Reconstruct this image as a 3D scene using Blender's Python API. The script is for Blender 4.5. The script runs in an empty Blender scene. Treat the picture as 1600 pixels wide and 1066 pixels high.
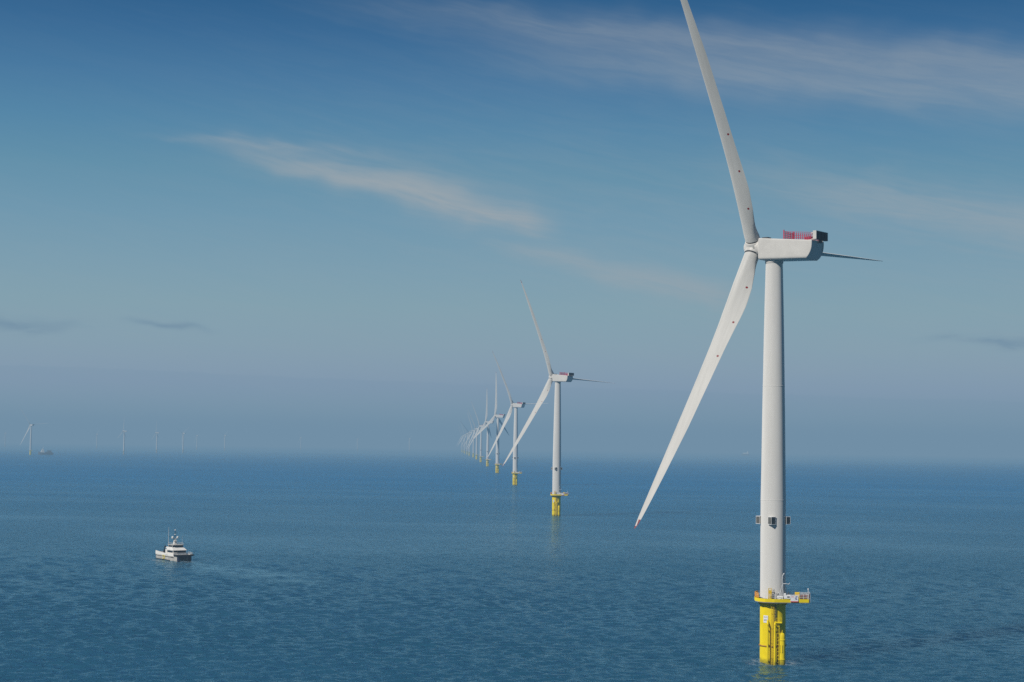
import bpy, math, random
import numpy as np
from mathutils import Matrix, Vector

random.seed(7)
rng = np.random.default_rng(11)
SC = bpy.context.scene
COL = SC.collection
R_EARTH = 7.4e6                      # effective radius (with refraction): far bases sink below the horizon
rad = math.radians
SUN_AZ, SUN_EL = rad(227.0), rad(39.5)   # azimuth clockwise from +Y
SIGMA = 1.65e-4                      # haze extinction per metre
HAZE_TOP = 250.0
CAM_H = 51.4


def lin(*c):
    out = []
    for v in c:
        v = v / 255.0
        out.append(v / 12.92 if v <= 0.04045 else ((v + 0.055) / 1.055) ** 2.4)
    return tuple(out)


HAZE = lin(113, 143, 166)


# ------------------------------------------------------------------ objects
def tag(o, label=None, cat=None, group=None, kind=None):
    if label: o['label'] = label
    if cat: o['category'] = cat
    if group: o['group'] = group
    if kind: o['kind'] = kind
    return o


def empty(name, loc, rz=0.0):
    o = bpy.data.objects.new(name, None)
    o.empty_display_size = 2.0
    o.location = loc
    o.rotation_euler = (0, 0, rz)
    COL.objects.link(o)
    return o


class MB:
    """collects boxes, tubes, lathes and lofts; build() links them as one mesh object"""
    def __init__(self):
        self.v, self.f, self.m, self.s = [], [], [], []

    def add(self, verts, faces, mi=0, smooth=False, M=None):
        b = len(self.v)
        for p in verts:
            p = Vector(p)
            self.v.append(tuple(M @ p if M is not None else p))
        for q in faces:
            self.f.append([i + b for i in q]); self.m.append(mi); self.s.append(smooth)
        return self

    def box(self, x0, x1, y0, y1, z0, z1, mi=0, M=None, ch=0.0):
        if ch <= 0:
            vs = [(x0, y0, z0), (x1, y0, z0), (x1, y1, z0), (x0, y1, z0), (x0, y0, z1), (x1, y0, z1), (x1, y1, z1), (x0, y1, z1)]
            fs = [(3, 2, 1, 0), (4, 5, 6, 7), (0, 1, 5, 4), (1, 2, 6, 5), (2, 3, 7, 6), (3, 0, 4, 7)]
            return self.add(vs, fs, mi, False, M)
        # chamfered in plan and at the top
        def ring(i, z):
            a = ch
            return [(x0 + a + i, y0 + i, z), (x1 - a - i, y0 + i, z), (x1 - i, y0 + a + i, z), (x1 - i, y1 - a - i, z),
                    (x1 - a - i, y1 - i, z), (x0 + a + i, y1 - i, z), (x0 + i, y1 - a - i, z), (x0 + i, y0 + a + i, z)]
        rings = [ring(ch * .6, z0), ring(0, z0 + ch), ring(0, z1 - ch), ring(ch * .6, z1)]
        return self.loft(rings, mi, True, True, False, M)

    def loft(self, rings, mi=0, cap0=True, cap1=True, smooth=True, M=None):
        n = len(rings[0]); vs = [p for r in rings for p in r]; fs = []
        for k in range(len(rings) - 1):
            for i in range(n):
                j = (i + 1) % n
                fs.append((k * n + i, k * n + j, (k + 1) * n + j, (k + 1) * n + i))
        self.add(vs, fs, mi, smooth, M)
        if cap0: self.add(rings[0], [tuple(range(n))[::-1]], mi, False, M)
        if cap1: self.add(rings[-1], [tuple(range(n))], mi, False, M)
        return self

    def lathe(self, prof, n=32, mi=0, cap0=True, cap1=True, smooth=True, M=None):
        rings = [[(r * math.cos(2 * math.pi * i / n), r * math.sin(2 * math.pi * i / n), z) for i in range(n)] for r, z in prof]
        return self.loft(rings, mi, cap0, cap1, smooth, M)

    def tube(self, p, q, r, n=8, mi=0, r2=None, caps=True):
        p, q = Vector(p), Vector(q)
        d = (q - p); L = d.length
        if L < 1e-6: return self
        M = Matrix.Translation(p) @ d.to_track_quat('Z', 'Y').to_matrix().to_4x4()
        return self.lathe([(r, 0), (r if r2 is None else r2, L)], n, mi, caps, caps, n > 4, M)

    def path(self, pts, r, n=8, mi=0):
        for a, b in zip(pts[:-1], pts[1:]): self.tube(a, b, r, n, mi)
        return self

    def sphere(self, c, r, mi=0, n=14, sz=1.0):
        prof = [(max(1e-3, r * math.sin(math.pi * k / 10)), -r * sz * math.cos(math.pi * k / 10)) for k in range(11)]
        return self.lathe(prof, n, mi, True, True, True, Matrix.Translation(c))

    def prism(self, poly, z0, z1, mi=0, M=None):
        n = len(poly)
        return self.loft([[(x, y, z0) for x, y in poly], [(x, y, z1) for x, y in poly]], mi, True, True, False, M)

    def build(self, name, mats, parent=None, loc=(0, 0, 0), M=None):
        me = bpy.data.meshes.new(name)
        me.from_pydata(self.v, [], self.f)
        if not isinstance(mats, (list, tuple)): mats = [mats]
        for m in mats: me.materials.append(m)
        me.polygons.foreach_set('material_index', self.m)
        me.polygons.foreach_set('use_smooth', self.s)
        me.update()
        o = bpy.data.objects.new(name, me)
        COL.objects.link(o)
        if parent is not None: o.parent = parent
        if M is not None: o.matrix_local = M
        else: o.location = loc
        return o


# ---------------------------------------------------------------- materials
class NT:
    """small helper for building node trees out of expressions"""
    def __init__(self, tree): self.t = tree
    def node(self, kind, **kw):
        n = self.t.nodes.new(kind)
        for k, v in kw.items(): setattr(n, k, v)
        return n
    def put(self, sock, v):
        if isinstance(v, bpy.types.NodeSocket): self.t.links.new(v, sock)
        elif v is not None: sock.default_value = v
    def math(self, op, a, b=None, c=None, clamp=False):
        n = self.node('ShaderNodeMath', operation=op, use_clamp=clamp)
        self.put(n.inputs[0], a)
        if b is not None: self.put(n.inputs[1], b)
        if c is not None: self.put(n.inputs[2], c)
        return n.outputs[0]
    def add(self, a, b): return self.math('ADD', a, b)
    def sub(self, a, b): return self.math('SUBTRACT', a, b)
    def mul(self, a, b): return self.math('MULTIPLY', a, b)
    def div(self, a, b): return self.math('DIVIDE', a, b)
    def smooth(self, x, lo, hi, a=0.0, b=1.0):
        n = self.node('ShaderNodeMapRange', interpolation_type='SMOOTHSTEP')
        self.put(n.inputs[0], x); self.put(n.inputs[1], lo); self.put(n.inputs[2], hi)
        self.put(n.inputs[3], a); self.put(n.inputs[4], b)
        return n.outputs[0]
    def mix(self, f, a, b):
        n = self.node('ShaderNodeMix', data_type='RGBA')
        self.put(n.inputs[0], f)
        self.put(n.inputs[6], a if isinstance(a, bpy.types.NodeSocket) else (*a, 1))
        self.put(n.inputs[7], b if isinstance(b, bpy.types.NodeSocket) else (*b, 1))
        return n.outputs[2]
    def xyz(self, x, y, z):
        n = self.node('ShaderNodeCombineXYZ')
        for i, v in enumerate((x, y, z)): self.put(n.inputs[i], v)
        return n.outputs[0]
    def sep(self, v):
        n = self.node('ShaderNodeSeparateXYZ'); self.put(n.inputs[0], v)
        return n.outputs
    def noise(self, vec, scale=1.0, detail=3.0, rough=0.55, dist=0.0, dims='3D', w=None):
        n = self.node('ShaderNodeTexNoise', noise_dimensions=dims)
        self.put(n.inputs['Vector'], vec)
        n.inputs['Scale'].default_value = scale; n.inputs['Detail'].default_value = detail
        n.inputs['Roughness'].default_value = rough; n.inputs['Distortion'].default_value = dist
        return n.outputs[0]


def new_mat(name):
    m = bpy.data.materials.new(name); m.use_nodes = True
    t = m.node_tree; b = t.nodes['Principled BSDF']
    return m, NT(t), b


def paint(name, col, rough=0.4, var=0.06, scale=0.6, stretch=1.0, metallic=0.0, spec=0.4):
    m, N, b = new_mat(name)
    co = N.node('ShaderNodeTexCoord').outputs['Object']
    x, y, z = N.sep(co)
    v = N.xyz(x, y, N.mul(z, 1.0 / stretch))
    n1 = N.noise(v, scale, 4.0, 0.6)
    n2 = N.noise(v, scale * 9, 2.0, 0.5)
    f = N.add(N.mul(n1, 0.75), N.mul(n2, 0.25))
    lo = tuple(c * (1 - 2.2 * var) for c in col); hi = tuple(min(1, c * (1 + 1.2 * var)) for c in col)
    N.put(b.inputs['Base Color'], N.mix(N.smooth(f, 0.3, 0.7), lo, hi))
    N.put(b.inputs['Roughness'], N.smooth(f, 0.2, 0.8, rough * 0.85, min(1, rough * 1.2)))
    b.inputs['Metallic'].default_value = metallic
    b.inputs['Specular IOR Level'].default_value = spec
    b.inputs['Diffuse Roughness'].default_value = 0.9
    return m


M = {}
M['white'] = paint('white_paint', (0.68, 0.665, 0.635), 0.42, 0.02, 0.25, 9.0)
M['nacelle'] = paint('nacelle_paint', (0.655, 0.635, 0.60), 0.45, 0.025, 0.4)
M['cooler_dark'] = paint('cooler_grille', (0.016, 0.018, 0.03), 0.6, 0.2, 2.0)
M['red'] = paint('red_paint', (0.55, 0.05, 0.11), 0.5, 0.12, 1.5)
M['grey'] = paint('grey_grille', (0.22, 0.22, 0.20), 0.6, 0.1, 2.0)
M['lightgrey'] = paint('light_grey_panel', (0.42, 0.42, 0.39), 0.55, 0.08, 2.0)
M['darkgrey'] = paint('dark_grey_metal', (0.07, 0.075, 0.08), 0.55, 0.15, 2.0)
M['steel'] = paint('galvanised_steel', (0.55, 0.56, 0.57), 0.45, 0.1, 2.0, metallic=0.3)
M['railyellow'] = paint('rail_yellow', (0.72, 0.50, 0.02), 0.5, 0.1, 1.5)
M['orange'] = paint('orange_mesh', (0.75, 0.33, 0.02), 0.6, 0.2, 3.0)
M['rust'] = paint('rusty_equipment', (0.30, 0.09, 0.045), 0.7, 0.3, 2.5)
M['ring'] = paint('rusty_yellow_ring', (0.42, 0.22, 0.04), 0.7, 0.3, 1.2)
M['pale'] = paint('haze_pale_foundation', (0.45, 0.42, 0.33), 0.6, 0.1, 0.5)
M['signwhite'] = paint('sign_white', (0.78, 0.78, 0.78), 0.5, 0.03, 2.0)
M['signblue'] = paint('sign_blue', (0.03, 0.05, 0.30), 0.5, 0.05, 2.0)
M['signred'] = paint('sign_red', (0.60, 0.03, 0.05), 0.5, 0.05, 2.0)
M['signgrey'] = paint('sign_lettering', (0.25, 0.25, 0.28), 0.5, 0.05, 2.0)


def yellow_pile():
    m, N, b = new_mat('yellow_foundation_paint')
    co = N.node('ShaderNodeTexCoord').outputs['Object']
    x, y, z = N.sep(co)
    v = N.xyz(N.mul(x, 1.0), N.mul(y, 1.0), N.mul(z, 0.12))
    streak = N.noise(v, 1.6, 5.0, 0.65)
    patch = N.noise(co, 0.5, 4.0, 0.6)
    base = N.mix(N.smooth(patch, 0.35, 0.7), (0.74, 0.59, 0.003), (0.83, 0.665, 0.006))
    base = N.mix(N.smooth(streak, 0.58, 0.78, 0.0, 0.45), base, (0.46, 0.30, 0.02))
    # splash zone: darker, slightly green growth towards the water
    edge = N.add(z, N.mul(N.noise(co, 1.2, 4.0, 0.6), 1.6))
    base = N.mix(N.smooth(edge, 0.9, 2.4, 0.65, 0.0), base, (0.10, 0.095, 0.02))
    N.put(b.inputs['Base Color'], base)
    b.inputs['Roughness'].default_value = 0.5
    b.inputs['Specular IOR Level'].default_value = 0.2
    b.inputs['Diffuse Roughness'].default_value = 0.6
    return m


M['yellow'] = yellow_pile()

# --------------------------------------------------------------- blade shape
BL_R = 77.0
BEND = 4.6
_r = [2.3, 3.2, 4.5, 7, 11, 16, 19, 22, 28, 35, 43, 50, 56, 64, 70, 74, 76, 77]
_c = [3.7, 3.75, 4.0, 4.5, 4.95, 5.1, 4.9, 4.5, 3.95, 3.6, 3.25, 3.0, 2.55, 1.95, 1.42, 1.0, 0.62, 0.14]
_t = [3.7, 3.6, 3.3, 2.7, 2.05, 1.55, 1.3, 1.12, 0.92, 0.78, 0.64, 0.54, 0.44, 0.32, 0.22, 0.14, 0.07, 0.02]
_bl = [0, .05, .25, .65, .95, 1, 1, 1, 1, 1, 1, 1, 1, 1, 1, 1, 1, 1]
_tw = [-q - 5.0 for q in (15, 15, 15, 14, 12, 9, 8, 6.5, 4.7, 3.2, 2.0, 1.2, .6, 0, -.6, -1, -1, -1)]
bchord = lambda r: float(np.interp(r, _r, _c))
bbend = lambda r: BEND * (max(0.0, r) / BL_R) ** 1.5


def blade_le(r):                      # x of the leading edge relative to the pitch axis
    return float(np.interp(r, [2.3, 4.5, 11, 20, 77], [1.85, 1.86, 1.8, 1.5, 1.5])) if r < 20 else 0.31 * bchord(r)


def blade_mesh():
    mb = MB(); n = 36; rings = []
    rs = sorted(set(list(np.linspace(2.3, 77, 70)) + [2.3, 3.2, 4.5, 7, 76.3, 76.7, 77]))
    for r in rs:
        c, t, bl = (float(np.interp(r, _r, q)) for q in (_c, _t, _bl))
        tw = rad(float(np.interp(r, _r, _tw)))
        le = blade_le(r)
        ring = []
        for i in range(n):
            a = 2 * math.pi * i / n
            u = 0.5 * (1 - math.cos(a))                      # 0 at the leading edge
            ex, ey = 1.85 * math.cos(a), t * 0.5 * math.sin(a)
            th = t * (1.4845 * math.sqrt(u) - 0.63 * u - 1.758 * u * u + 1.4215 * u ** 3 - 0.5075 * u ** 4) * 1.0
            camber = 0.045 * c * (4 * u * (1 - u))
            ax = le - c * u
            ay = (th if math.sin(a) >= 0 else -th * 0.8) + camber
            px, py = ex * (1 - bl) + ax * bl, ey * (1 - bl) + ay * bl
            x2, y2 = px * math.cos(tw) - py * math.sin(tw), px * math.sin(tw) + py * math.cos(tw)
            ring.append((x2 + bbend(r), y2, r))
        rings.append(ring)
    mb.loft(rings, 0, True, True, True)
    mb.lathe([(1.72, 1.7), (1.72, 2.35)], 28, 1, False, False)   # dark seal at the root
    return mb


def blade_material():
    m, N, b = new_mat('blade_paint')
    co = N.node('ShaderNodeTexCoord').outputs['Object']
    x, y, z = N.sep(co)
    n1 = N.noise(N.xyz(x, y, N.mul(z, 0.1)), 0.9, 4.0, 0.6)
    base = N.mix(N.smooth(n1, 0.3, 0.7), (0.57, 0.56, 0.53), (0.63, 0.62, 0.59))
    red = (0.26, 0.006, 0.012)
    f = None
    for r in (11.2, 21.0, 30.5):
        xc = blade_le(r) - 0.76 * bchord(r) + bbend(r) * 1.0
        tw = rad(float(np.interp(r, _r, _tw)))
        xc = (xc - bbend(r)) * math.cos(tw) + bbend(r)
        d = N.math('SQRT', N.add(N.math('POWER', N.sub(x, xc), 2.0), N.math('POWER', N.sub(z, r), 2.0)))
        g = N.math('LESS_THAN', d, 0.28)
        f = g if f is None else N.math('MAXIMUM', f, g)
    tip = N.math('GREATER_THAN', z, 74.6)
    stripe = N.math('LESS_THAN', N.math('ABSOLUTE', N.sub(x, bbend(75.8) - 0.02)), 0.16)
    tip = N.mul(tip, N.sub(1.0, N.mul(stripe, N.math('LESS_THAN', z, 76.3))))
    f = N.math('MAXIMUM', f, tip)
    N.put(b.inputs['Base Color'], N.mix(f, base, red))
    b.inputs['Roughness'].default_value = 0.5
    b.inputs['Diffuse Roughness'].default_value = 0.9
    b.inputs['Specular IOR Level'].default_value = 0.3
    return m


M['blade'] = blade_material()

# ------------------------------------------------------------- wind turbine
HUB_H = 99.6
OVER = 5.5
TURN = Matrix.Rotation(rad(-7), 4, 'Z')
TILT = rad(5.0)


def rrect(hw, zt, zb, rt, rb, k=5):
    """rounded rectangle in (y, z): half width hw, corner radius rt at top, rb at bottom"""
    pts = []
    for cy, cz, r, a0 in ((hw - rt, zt - rt, rt, 0), (-hw + rt, zt - rt, rt, 90), (-hw + rb, zb + rb, rb, 180), (hw - rb, zb + rb, rb, 270)):
        for i in range(k + 1):
            a = rad(a0 + 90 * i / k)
            pts.append((cy + r * math.cos(a), cz + r * math.sin(a)))
        if a0 in (90, 270):                                       # subdivide the tall straight sides
            y_ = pts[-1][0] if a0 == 90 else hw
            za, zb_ = (zt - rt, zb + rb) if a0 == 90 else (zb + rb, zt - rt)
            for i in range(1, 8): pts.append((y_, za + (zb_ - za) * i / 8))
    return pts


PLAT = [(-4.3, 0.9), (-4.2, -1.2), (-3.5, -3.1), (-2.0, -4.35), (0.2, -4.75), (8.3, -3.2), (8.5, -2.6), (8.5, 1.6), (8.0, 2.1), (3.4, 4.3), (-1.5, 4.5), (-3.6, 3.0)]


def off(poly, d):
    n = len(poly); out = []
    for i in range(n):
        a, b, c = Vector(poly[i - 1]), Vector(poly[i]), Vector(poly[(i + 1) % n])
        e1, e2 = (b - a).normalized(), (c - b).normalized()
        n1, n2 = Vector((e1.y, -e1.x)), Vector((e2.y, -e2.x))
        h = (n1 + n2).normalized()
        out.append(tuple(b + h * d / max(0.4, h.dot(n1))))
    return out


def make_foundation(root):
    mb = MB()
    mb.lathe([(3.05, -8), (3.05, 0), (3.05, 14.5)], 56, 0)
    tp = mb.build('transition_piece', M['yellow'], root, M=TURN)
    # the flange ring part-way up
    MB().lathe([(3.051, 4.0), (3.28, 4.04), (3.28, 4.22), (3.051, 4.26)], 56, 0, False, False, False).build('collar_ring', M['ring'], tp)
    # ladder in front of the pile, and its boat landing tubes
    lx, ly = -0.15, -3.55
    lm = MB()
    for sx in (-0.3, 0.3): lm.tube((lx + sx, ly, -1.5), (lx + sx, ly, 15.2), 0.06, 6)
    for k in range(40): lm.tube((lx - 0.3, ly, -1 + 0.4 * k), (lx + 0.3, ly, -1 + 0.4 * k), 0.03, 5)
    for z in (1.5, 5.0, 8.5, 12.0):
        for sx in (-0.3, 0.3): lm.tube((lx + sx, ly, z), (lx + sx, -2.98, z), 0.05, 5)
    lm.build('ladder', M['railyellow'], tp)
    for sx in (-1.15, 0.55):
        fm = MB()
        x0 = lx + sx
        fm.tube((x0, -3.85, -3), (x0, -3.85, 9.2), 0.23, 14)
        fm.tube((x0, -3.85, 9.2), (x0, -2.9, 10.2), 0.23, 12)
        for z in (0.8, 4.6, 8.0): fm.tube((x0, -3.85, z), (x0 * 0.9, -2.9, z), 0.14, 8)
        fm.build('fender_tube', M['yellow'], tp)
    # resting ledge under the access ladder
    rm = MB()
    rm.box(0.55, 2.0, -4.1, -2.4, 9.75, 9.9)
    for x in (0.6, 1.95): rm.tube((x, -4.05, 9.8), (x, -4.05, 10.9), 0.035, 5)
    rm.tube((0.6, -4.05, 10.9), (1.95, -4.05, 10.9), 0.035, 5); rm.tube((1.95, -4.05, 10.9), (1.95, -2.4, 10.9), 0.035, 5)
    rm.tube((1.2, -4.0, 9.75), (1.2, -2.95, 8.4), 0.07, 6)
    rm.build('resting_ledge', M['yellow'], tp)
    # caged side ladder hanging below the ledge
    cm = MB()
    for x in (0.85, 1.4): cm.tube((x, -3.55, -1), (x, -3.55, 9.75), 0.07, 6)
    for k in range(12): cm.tube((0.85, -3.55, -.4 + 0.85 * k), (1.4, -3.55, -.4 + 0.85 * k), 0.045, 5)
    for z in (2.0, 6.2): cm.tube((1.1, -3.55, z), (1.05, -2.85, z), 0.08, 6)
    cm.build('side_ladder', M['yellow'], tp)
    # cable_tube on the right with a cap and clamps
    jm = MB()
    jx, jy = 2.05, -2.85
    jm.lathe([(0.78, -4), (0.78, 6.2), (0.70, 6.9), (0.45, 7.3), (0.2, 7.4)], 24, 0, True, True, True, Matrix.Translation((jx, jy, 0)))
    jm.tube((jx, jy, 7.3), (jx + .1, jy + .2, 8.0), 0.14, 8)
    for z in (1.0, 5.6): jm.lathe([(0.79, z), (0.86, z + .03), (0.86, z + .27), (0.79, z + .3)], 24, 0, False, False, False, Matrix.Translation((jx, jy, 0)))
    jm.tube((jx - .35, jy - .72, 2.8), (jx - .35, jy - .72, 4.6), 0.10, 8)
    jm.tube((jx + .05, jy - .82, 2.8), (jx + .05, jy - .82, 4.6), 0.10, 8)
    jm.build('cable_tube', M['yellow'], tp)
    # dark tubes beside the ladder, the long one drawn as its stile's shadow
    pm = MB()
    pm.path([(0.62, -3.25, 14.0), (0.62, -3.22, 10.3)], 0.09, 8)
    pm.path([(0.30, -3.28, 14.0), (0.28, -3.2, 5.0), (0.28, -3.2, -1)], 0.05, 6)
    pm.build('ladder_shade_tubes', M['darkgrey'], tp)
    # square white plate with rows of small marks
    a = rad(-124)
    sm = MB(); c = Vector((3.10 * math.cos(a), 3.10 * math.sin(a), 10.5))
    Ms = Matrix.Translation(c) @ Matrix.Rotation(a + math.pi / 2, 4, 'Z')
    sm.box(-0.62, 0.62, -0.03, 0.03, -0.85, 0.85, 0, Ms)
    for (x0, x1, z0, z1) in ((-.45, -.1, .25, .6), (.05, .42, .25, .6), (-.45, -.28, -.5, -.05), (-.15, .08, -.5, -.05), (.2, .42, -.5, -.05)):
        sm.box(x0, x0 + .09, -0.042, -0.031, z0, z1, 1, Ms)
        sm.box(x0 + .0905, x1, -0.042, -0.031, z1 - .09, z1, 1, Ms)
        sm.box(x1 - .09, x1, -0.042, -0.031, z0, z1 - .0905, 1, Ms)
    sm.build('sign', [M['signwhite'], M['signgrey']], tp)
    return tp


def make_platform(root):
    pm = MB()
    pm.prism(PLAT, 14.05, 14.25, 1)
    o_, i_ = off(PLAT, 0.06), off(PLAT, 0.0)
    n = len(PLAT)
    for k in range(n):                                            # deep yellow edge beam
        a, b, c, d = o_[k], o_[(k + 1) % n], i_[(k + 1) % n], i_[k]
        pm.prism([a, b, c, d], 14.2, 14.98, 0)
    for k in range(16):                                           # brackets under the deck
        t = 2 * math.pi * k / 16
        pm.add([(3.06 * math.cos(t), 3.06 * math.sin(t), 13.1), (3.8 * math.cos(t), 3.8 * math.sin(t), 14.0), (3.06 * math.cos(t), 3.06 * math.sin(t), 14.0)], [(0, 1, 2), (2, 1, 0)], 0)
    pl = pm.build('platform', [M['yellow'], M['lightgrey']], root, M=Matrix.Translation((0, 0, 0.5)) @ TURN)
    # railing
    rm = MB(); ins = off(PLAT, -0.08)
    for k in range(n):
        a, b = Vector(ins[k]), Vector(ins[(k + 1) % n])
        L = (b - a).length; m_ = max(1, round(L / 1.1))
        for j in range(m_):
            p = a.lerp(b, j / m_)
            rm.tube((p.x, p.y, 14.25), (p.x, p.y, 16.1), 0.035, 5)
        for z in (15.4, 15.75, 16.1): rm.tube((a.x, a.y, z), (b.x, b.y, z), 0.03, 5)
    rm.build('railing', M['signwhite'], pl)
    # orange mesh panels on the left end
    om = MB()
    for k in (0, 1, 11):
        a, b = Vector(ins[k]), Vector(ins[(k + 1) % n])
        for j in range(9):
            p = a.lerp(b, j / 8); om.tube((p.x, p.y, 14.6), (p.x, p.y, 16.2), 0.05, 4)
        for j in range(5):
            z = 15.2 + j * .25; om.tube((a.x, a.y, z), (b.x, b.y, z), 0.05, 4)
    om.build('mesh_panel', M['orange'], pl)
    # yellow access gate above the ladder
    gm = MB()
    for x in (-1.15, -0.45): gm.tube((x, -3.95, 14.3), (x, -3.95, 17.4), 0.07, 6)
    for z in (15.6, 16.3, 17.0, 17.4): gm.tube((-1.15, -3.95, z), (-0.45, -3.95, z), 0.06, 6)
    gm.box(-1.1, -0.5, -3.97, -3.93, 14.6, 16.9)
    gm.build('access_gate', M['railyellow'], pl)
    lm = MB()
    for x in (-0.1, 0.18): lm.tube((x, -3.9, 14.3), (x, -3.9, 17.2), 0.045, 6)
    for k in range(6): lm.tube((-0.1, -3.9, 14.6 + .45 * k), (0.18, -3.9, 14.6 + .45 * k), 0.04, 5)
    lm.build('ladder_top', M['darkgrey'], pl)
    # davit crane
    dm = MB()
    dx, dy = 2.35, -3.2
    dm.lathe([(0.28, 14.25), (0.28, 15.4), (0.2, 15.5)], 12, 0, True, True, True, Matrix.Translation((dx, dy, 0)))
    dm.path([(dx, dy, 15.4), (dx - 0.25, dy, 19.4), (dx - 0.2, dy, 20.3), (dx + 0.05, dy, 20.8), (dx + .22, dy, 20.95)], 0.14, 8)
    dm.tube((dx - 0.25, dy, 18.2), (dx - 1.05, dy - .2, 15.0), 0.11, 8)
    dm.tube((dx - 0.25, dy, 18.2), (dx + 0.08, dy - .1, 15.2), 0.08, 8)
    dm.path([(dx - 0.15, dy, 18.5), (dx + .7, dy - .1, 18.55), (dx + 1.2, dy - .1, 18.4), (dx + 1.5, dy - .1, 18.75)], 0.09, 8)
    dm.build('davit_crane', M['steel'], pl)
    wm = MB()
    wm.box(dx - 0.15, dx + 0.9, dy - .5, dy + .4, 15.3, 15.45)
    wm.lathe([(0.28, -.45), (0.28, .45)], 12, 0, True, True, True, Matrix.Translation((dx + .6, dy, 15.9)) @ Matrix.Rotation(math.pi / 2, 4, 'X'))
    wm.box(dx + 1.0, dx + 1.35, dy - .2, dy + .2, 15.45, 16.5, ch=.03)
    wm.tube((dx + .6, dy, 15.5), (dx + .8, dy, 17.8), 0.05, 5)
    wm.tube((dx + 1.6, dy + .1, 15.2), (dx + 1.2, dy, 17.0), 0.05, 5)
    wm.build('winch', M['darkgrey'], pl)
    MB().sphere((dx - 1.2, dy - .25, 16.0), 0.24).build('hook_block', M['darkgrey'], pl)
    # white cabinets
    cb = MB()
    cb.box(2.55, 4.05, -4.30, -3.3, 15.06, 15.9, 0, None, 0.05)
    cb.box(2.5, 2.95, -4.30, -3.5, 15.91, 16.3, 0, None, 0.04)
    cb.box(0.9, 2.3, -3.75, -3.25, 14.3, 15.6, 0, None, 0.04)
    cb.build('cabinet', M['signwhite'], pl)
    MB().box(3.2, 3.8, -4.325, -4.303, 15.35, 15.65).build('vent', M['darkgrey'], pl)
    # banner on the right-hand rail: white with a blue mark and a red stripe
    bn = MB()
    ang = math.atan2(1.55, 8.4)
    Mb = Matrix.Translation((4.0, -4.20, 14.3)) @ Matrix.Rotation(ang, 4, 'Z')
    bn.box(0, 1.85, -0.05, 0.0, 0.02, 1.62, 0, Mb)
    bn.box(0.0, 1.85, -0.062, -0.052, 0.02, 0.22, 2, Mb)
    bn.box(1.15, 1.6, -0.062, -0.052, 0.55, 0.72, 1, Mb); bn.box(1.05, 1.5, -0.062, -0.052, 0.86, 1.05, 1, Mb); bn.box(1.2, 1.66, -0.062, -0.052, 1.18, 1.36, 1, Mb)
    bn.box(0.2, 0.75, -0.062, -0.052, 1.2, 1.32, 2, Mb)
    bn.build('banner', [M['signwhite'], M['signblue'], M['signred']], pl)
    yb = MB()
    yb.box(5.1, 6.2, -3.0, -1.9, 14.26, 16.5, 0, None, 0.06)
    yb.build('storage_box', M['railyellow'], pl)
    eq = MB()
    for k in range(4):
        eq.box(6.35 + .58 * k, 6.83 + .58 * k, -2.9, -1.7, 14.26, 15.9 + .12 * (k % 2), 0, None, 0.04)
    eq.build('equipment_rack', M['rust'], pl)
    fr = MB()
    for x in (6.3, 7.1, 7.9, 8.65):
        fr.tube((x, -3.05 + (x - 8.6) * -.02 - .0, 14.26), (x, -3.05, 16.35), 0.05, 5)
    fr.tube((6.3, -3.05, 16.35), (8.65, -3.05, 16.35), 0.06, 5); fr.tube((6.3, -3.05, 15.2), (8.65, -3.05, 15.2), 0.04, 5)
    fr.tube((8.65, -3.05, 16.35), (8.65, 1.4, 16.35), 0.05, 5); fr.tube((8.65, 1.4, 14.26), (8.65, 1.4, 16.35), 0.05, 5)
    fr.build('cage_frame', M['steel'], pl)
    an = MB(); an.tube((8.2, -2.9, 14.3), (8.2, -2.9, 17.4), 0.09, 8, 0, 0.06); an.lathe([(0.14, 17.2), (0.14, 17.5)], 10, 0, True, True, True, Matrix.Translation((8.2, -2.9, 0)))
    an.build('navigation_light', M['signwhite'], pl)
    return pl


TOW = [(3.04, 14.26), (3.03, 20), (3.01, 39), (2.86, 49), (2.74, 59), (2.58, 69), (2.42, 79), (2.26, 87), (2.12, 93), (2.03, 96.4)]


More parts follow.
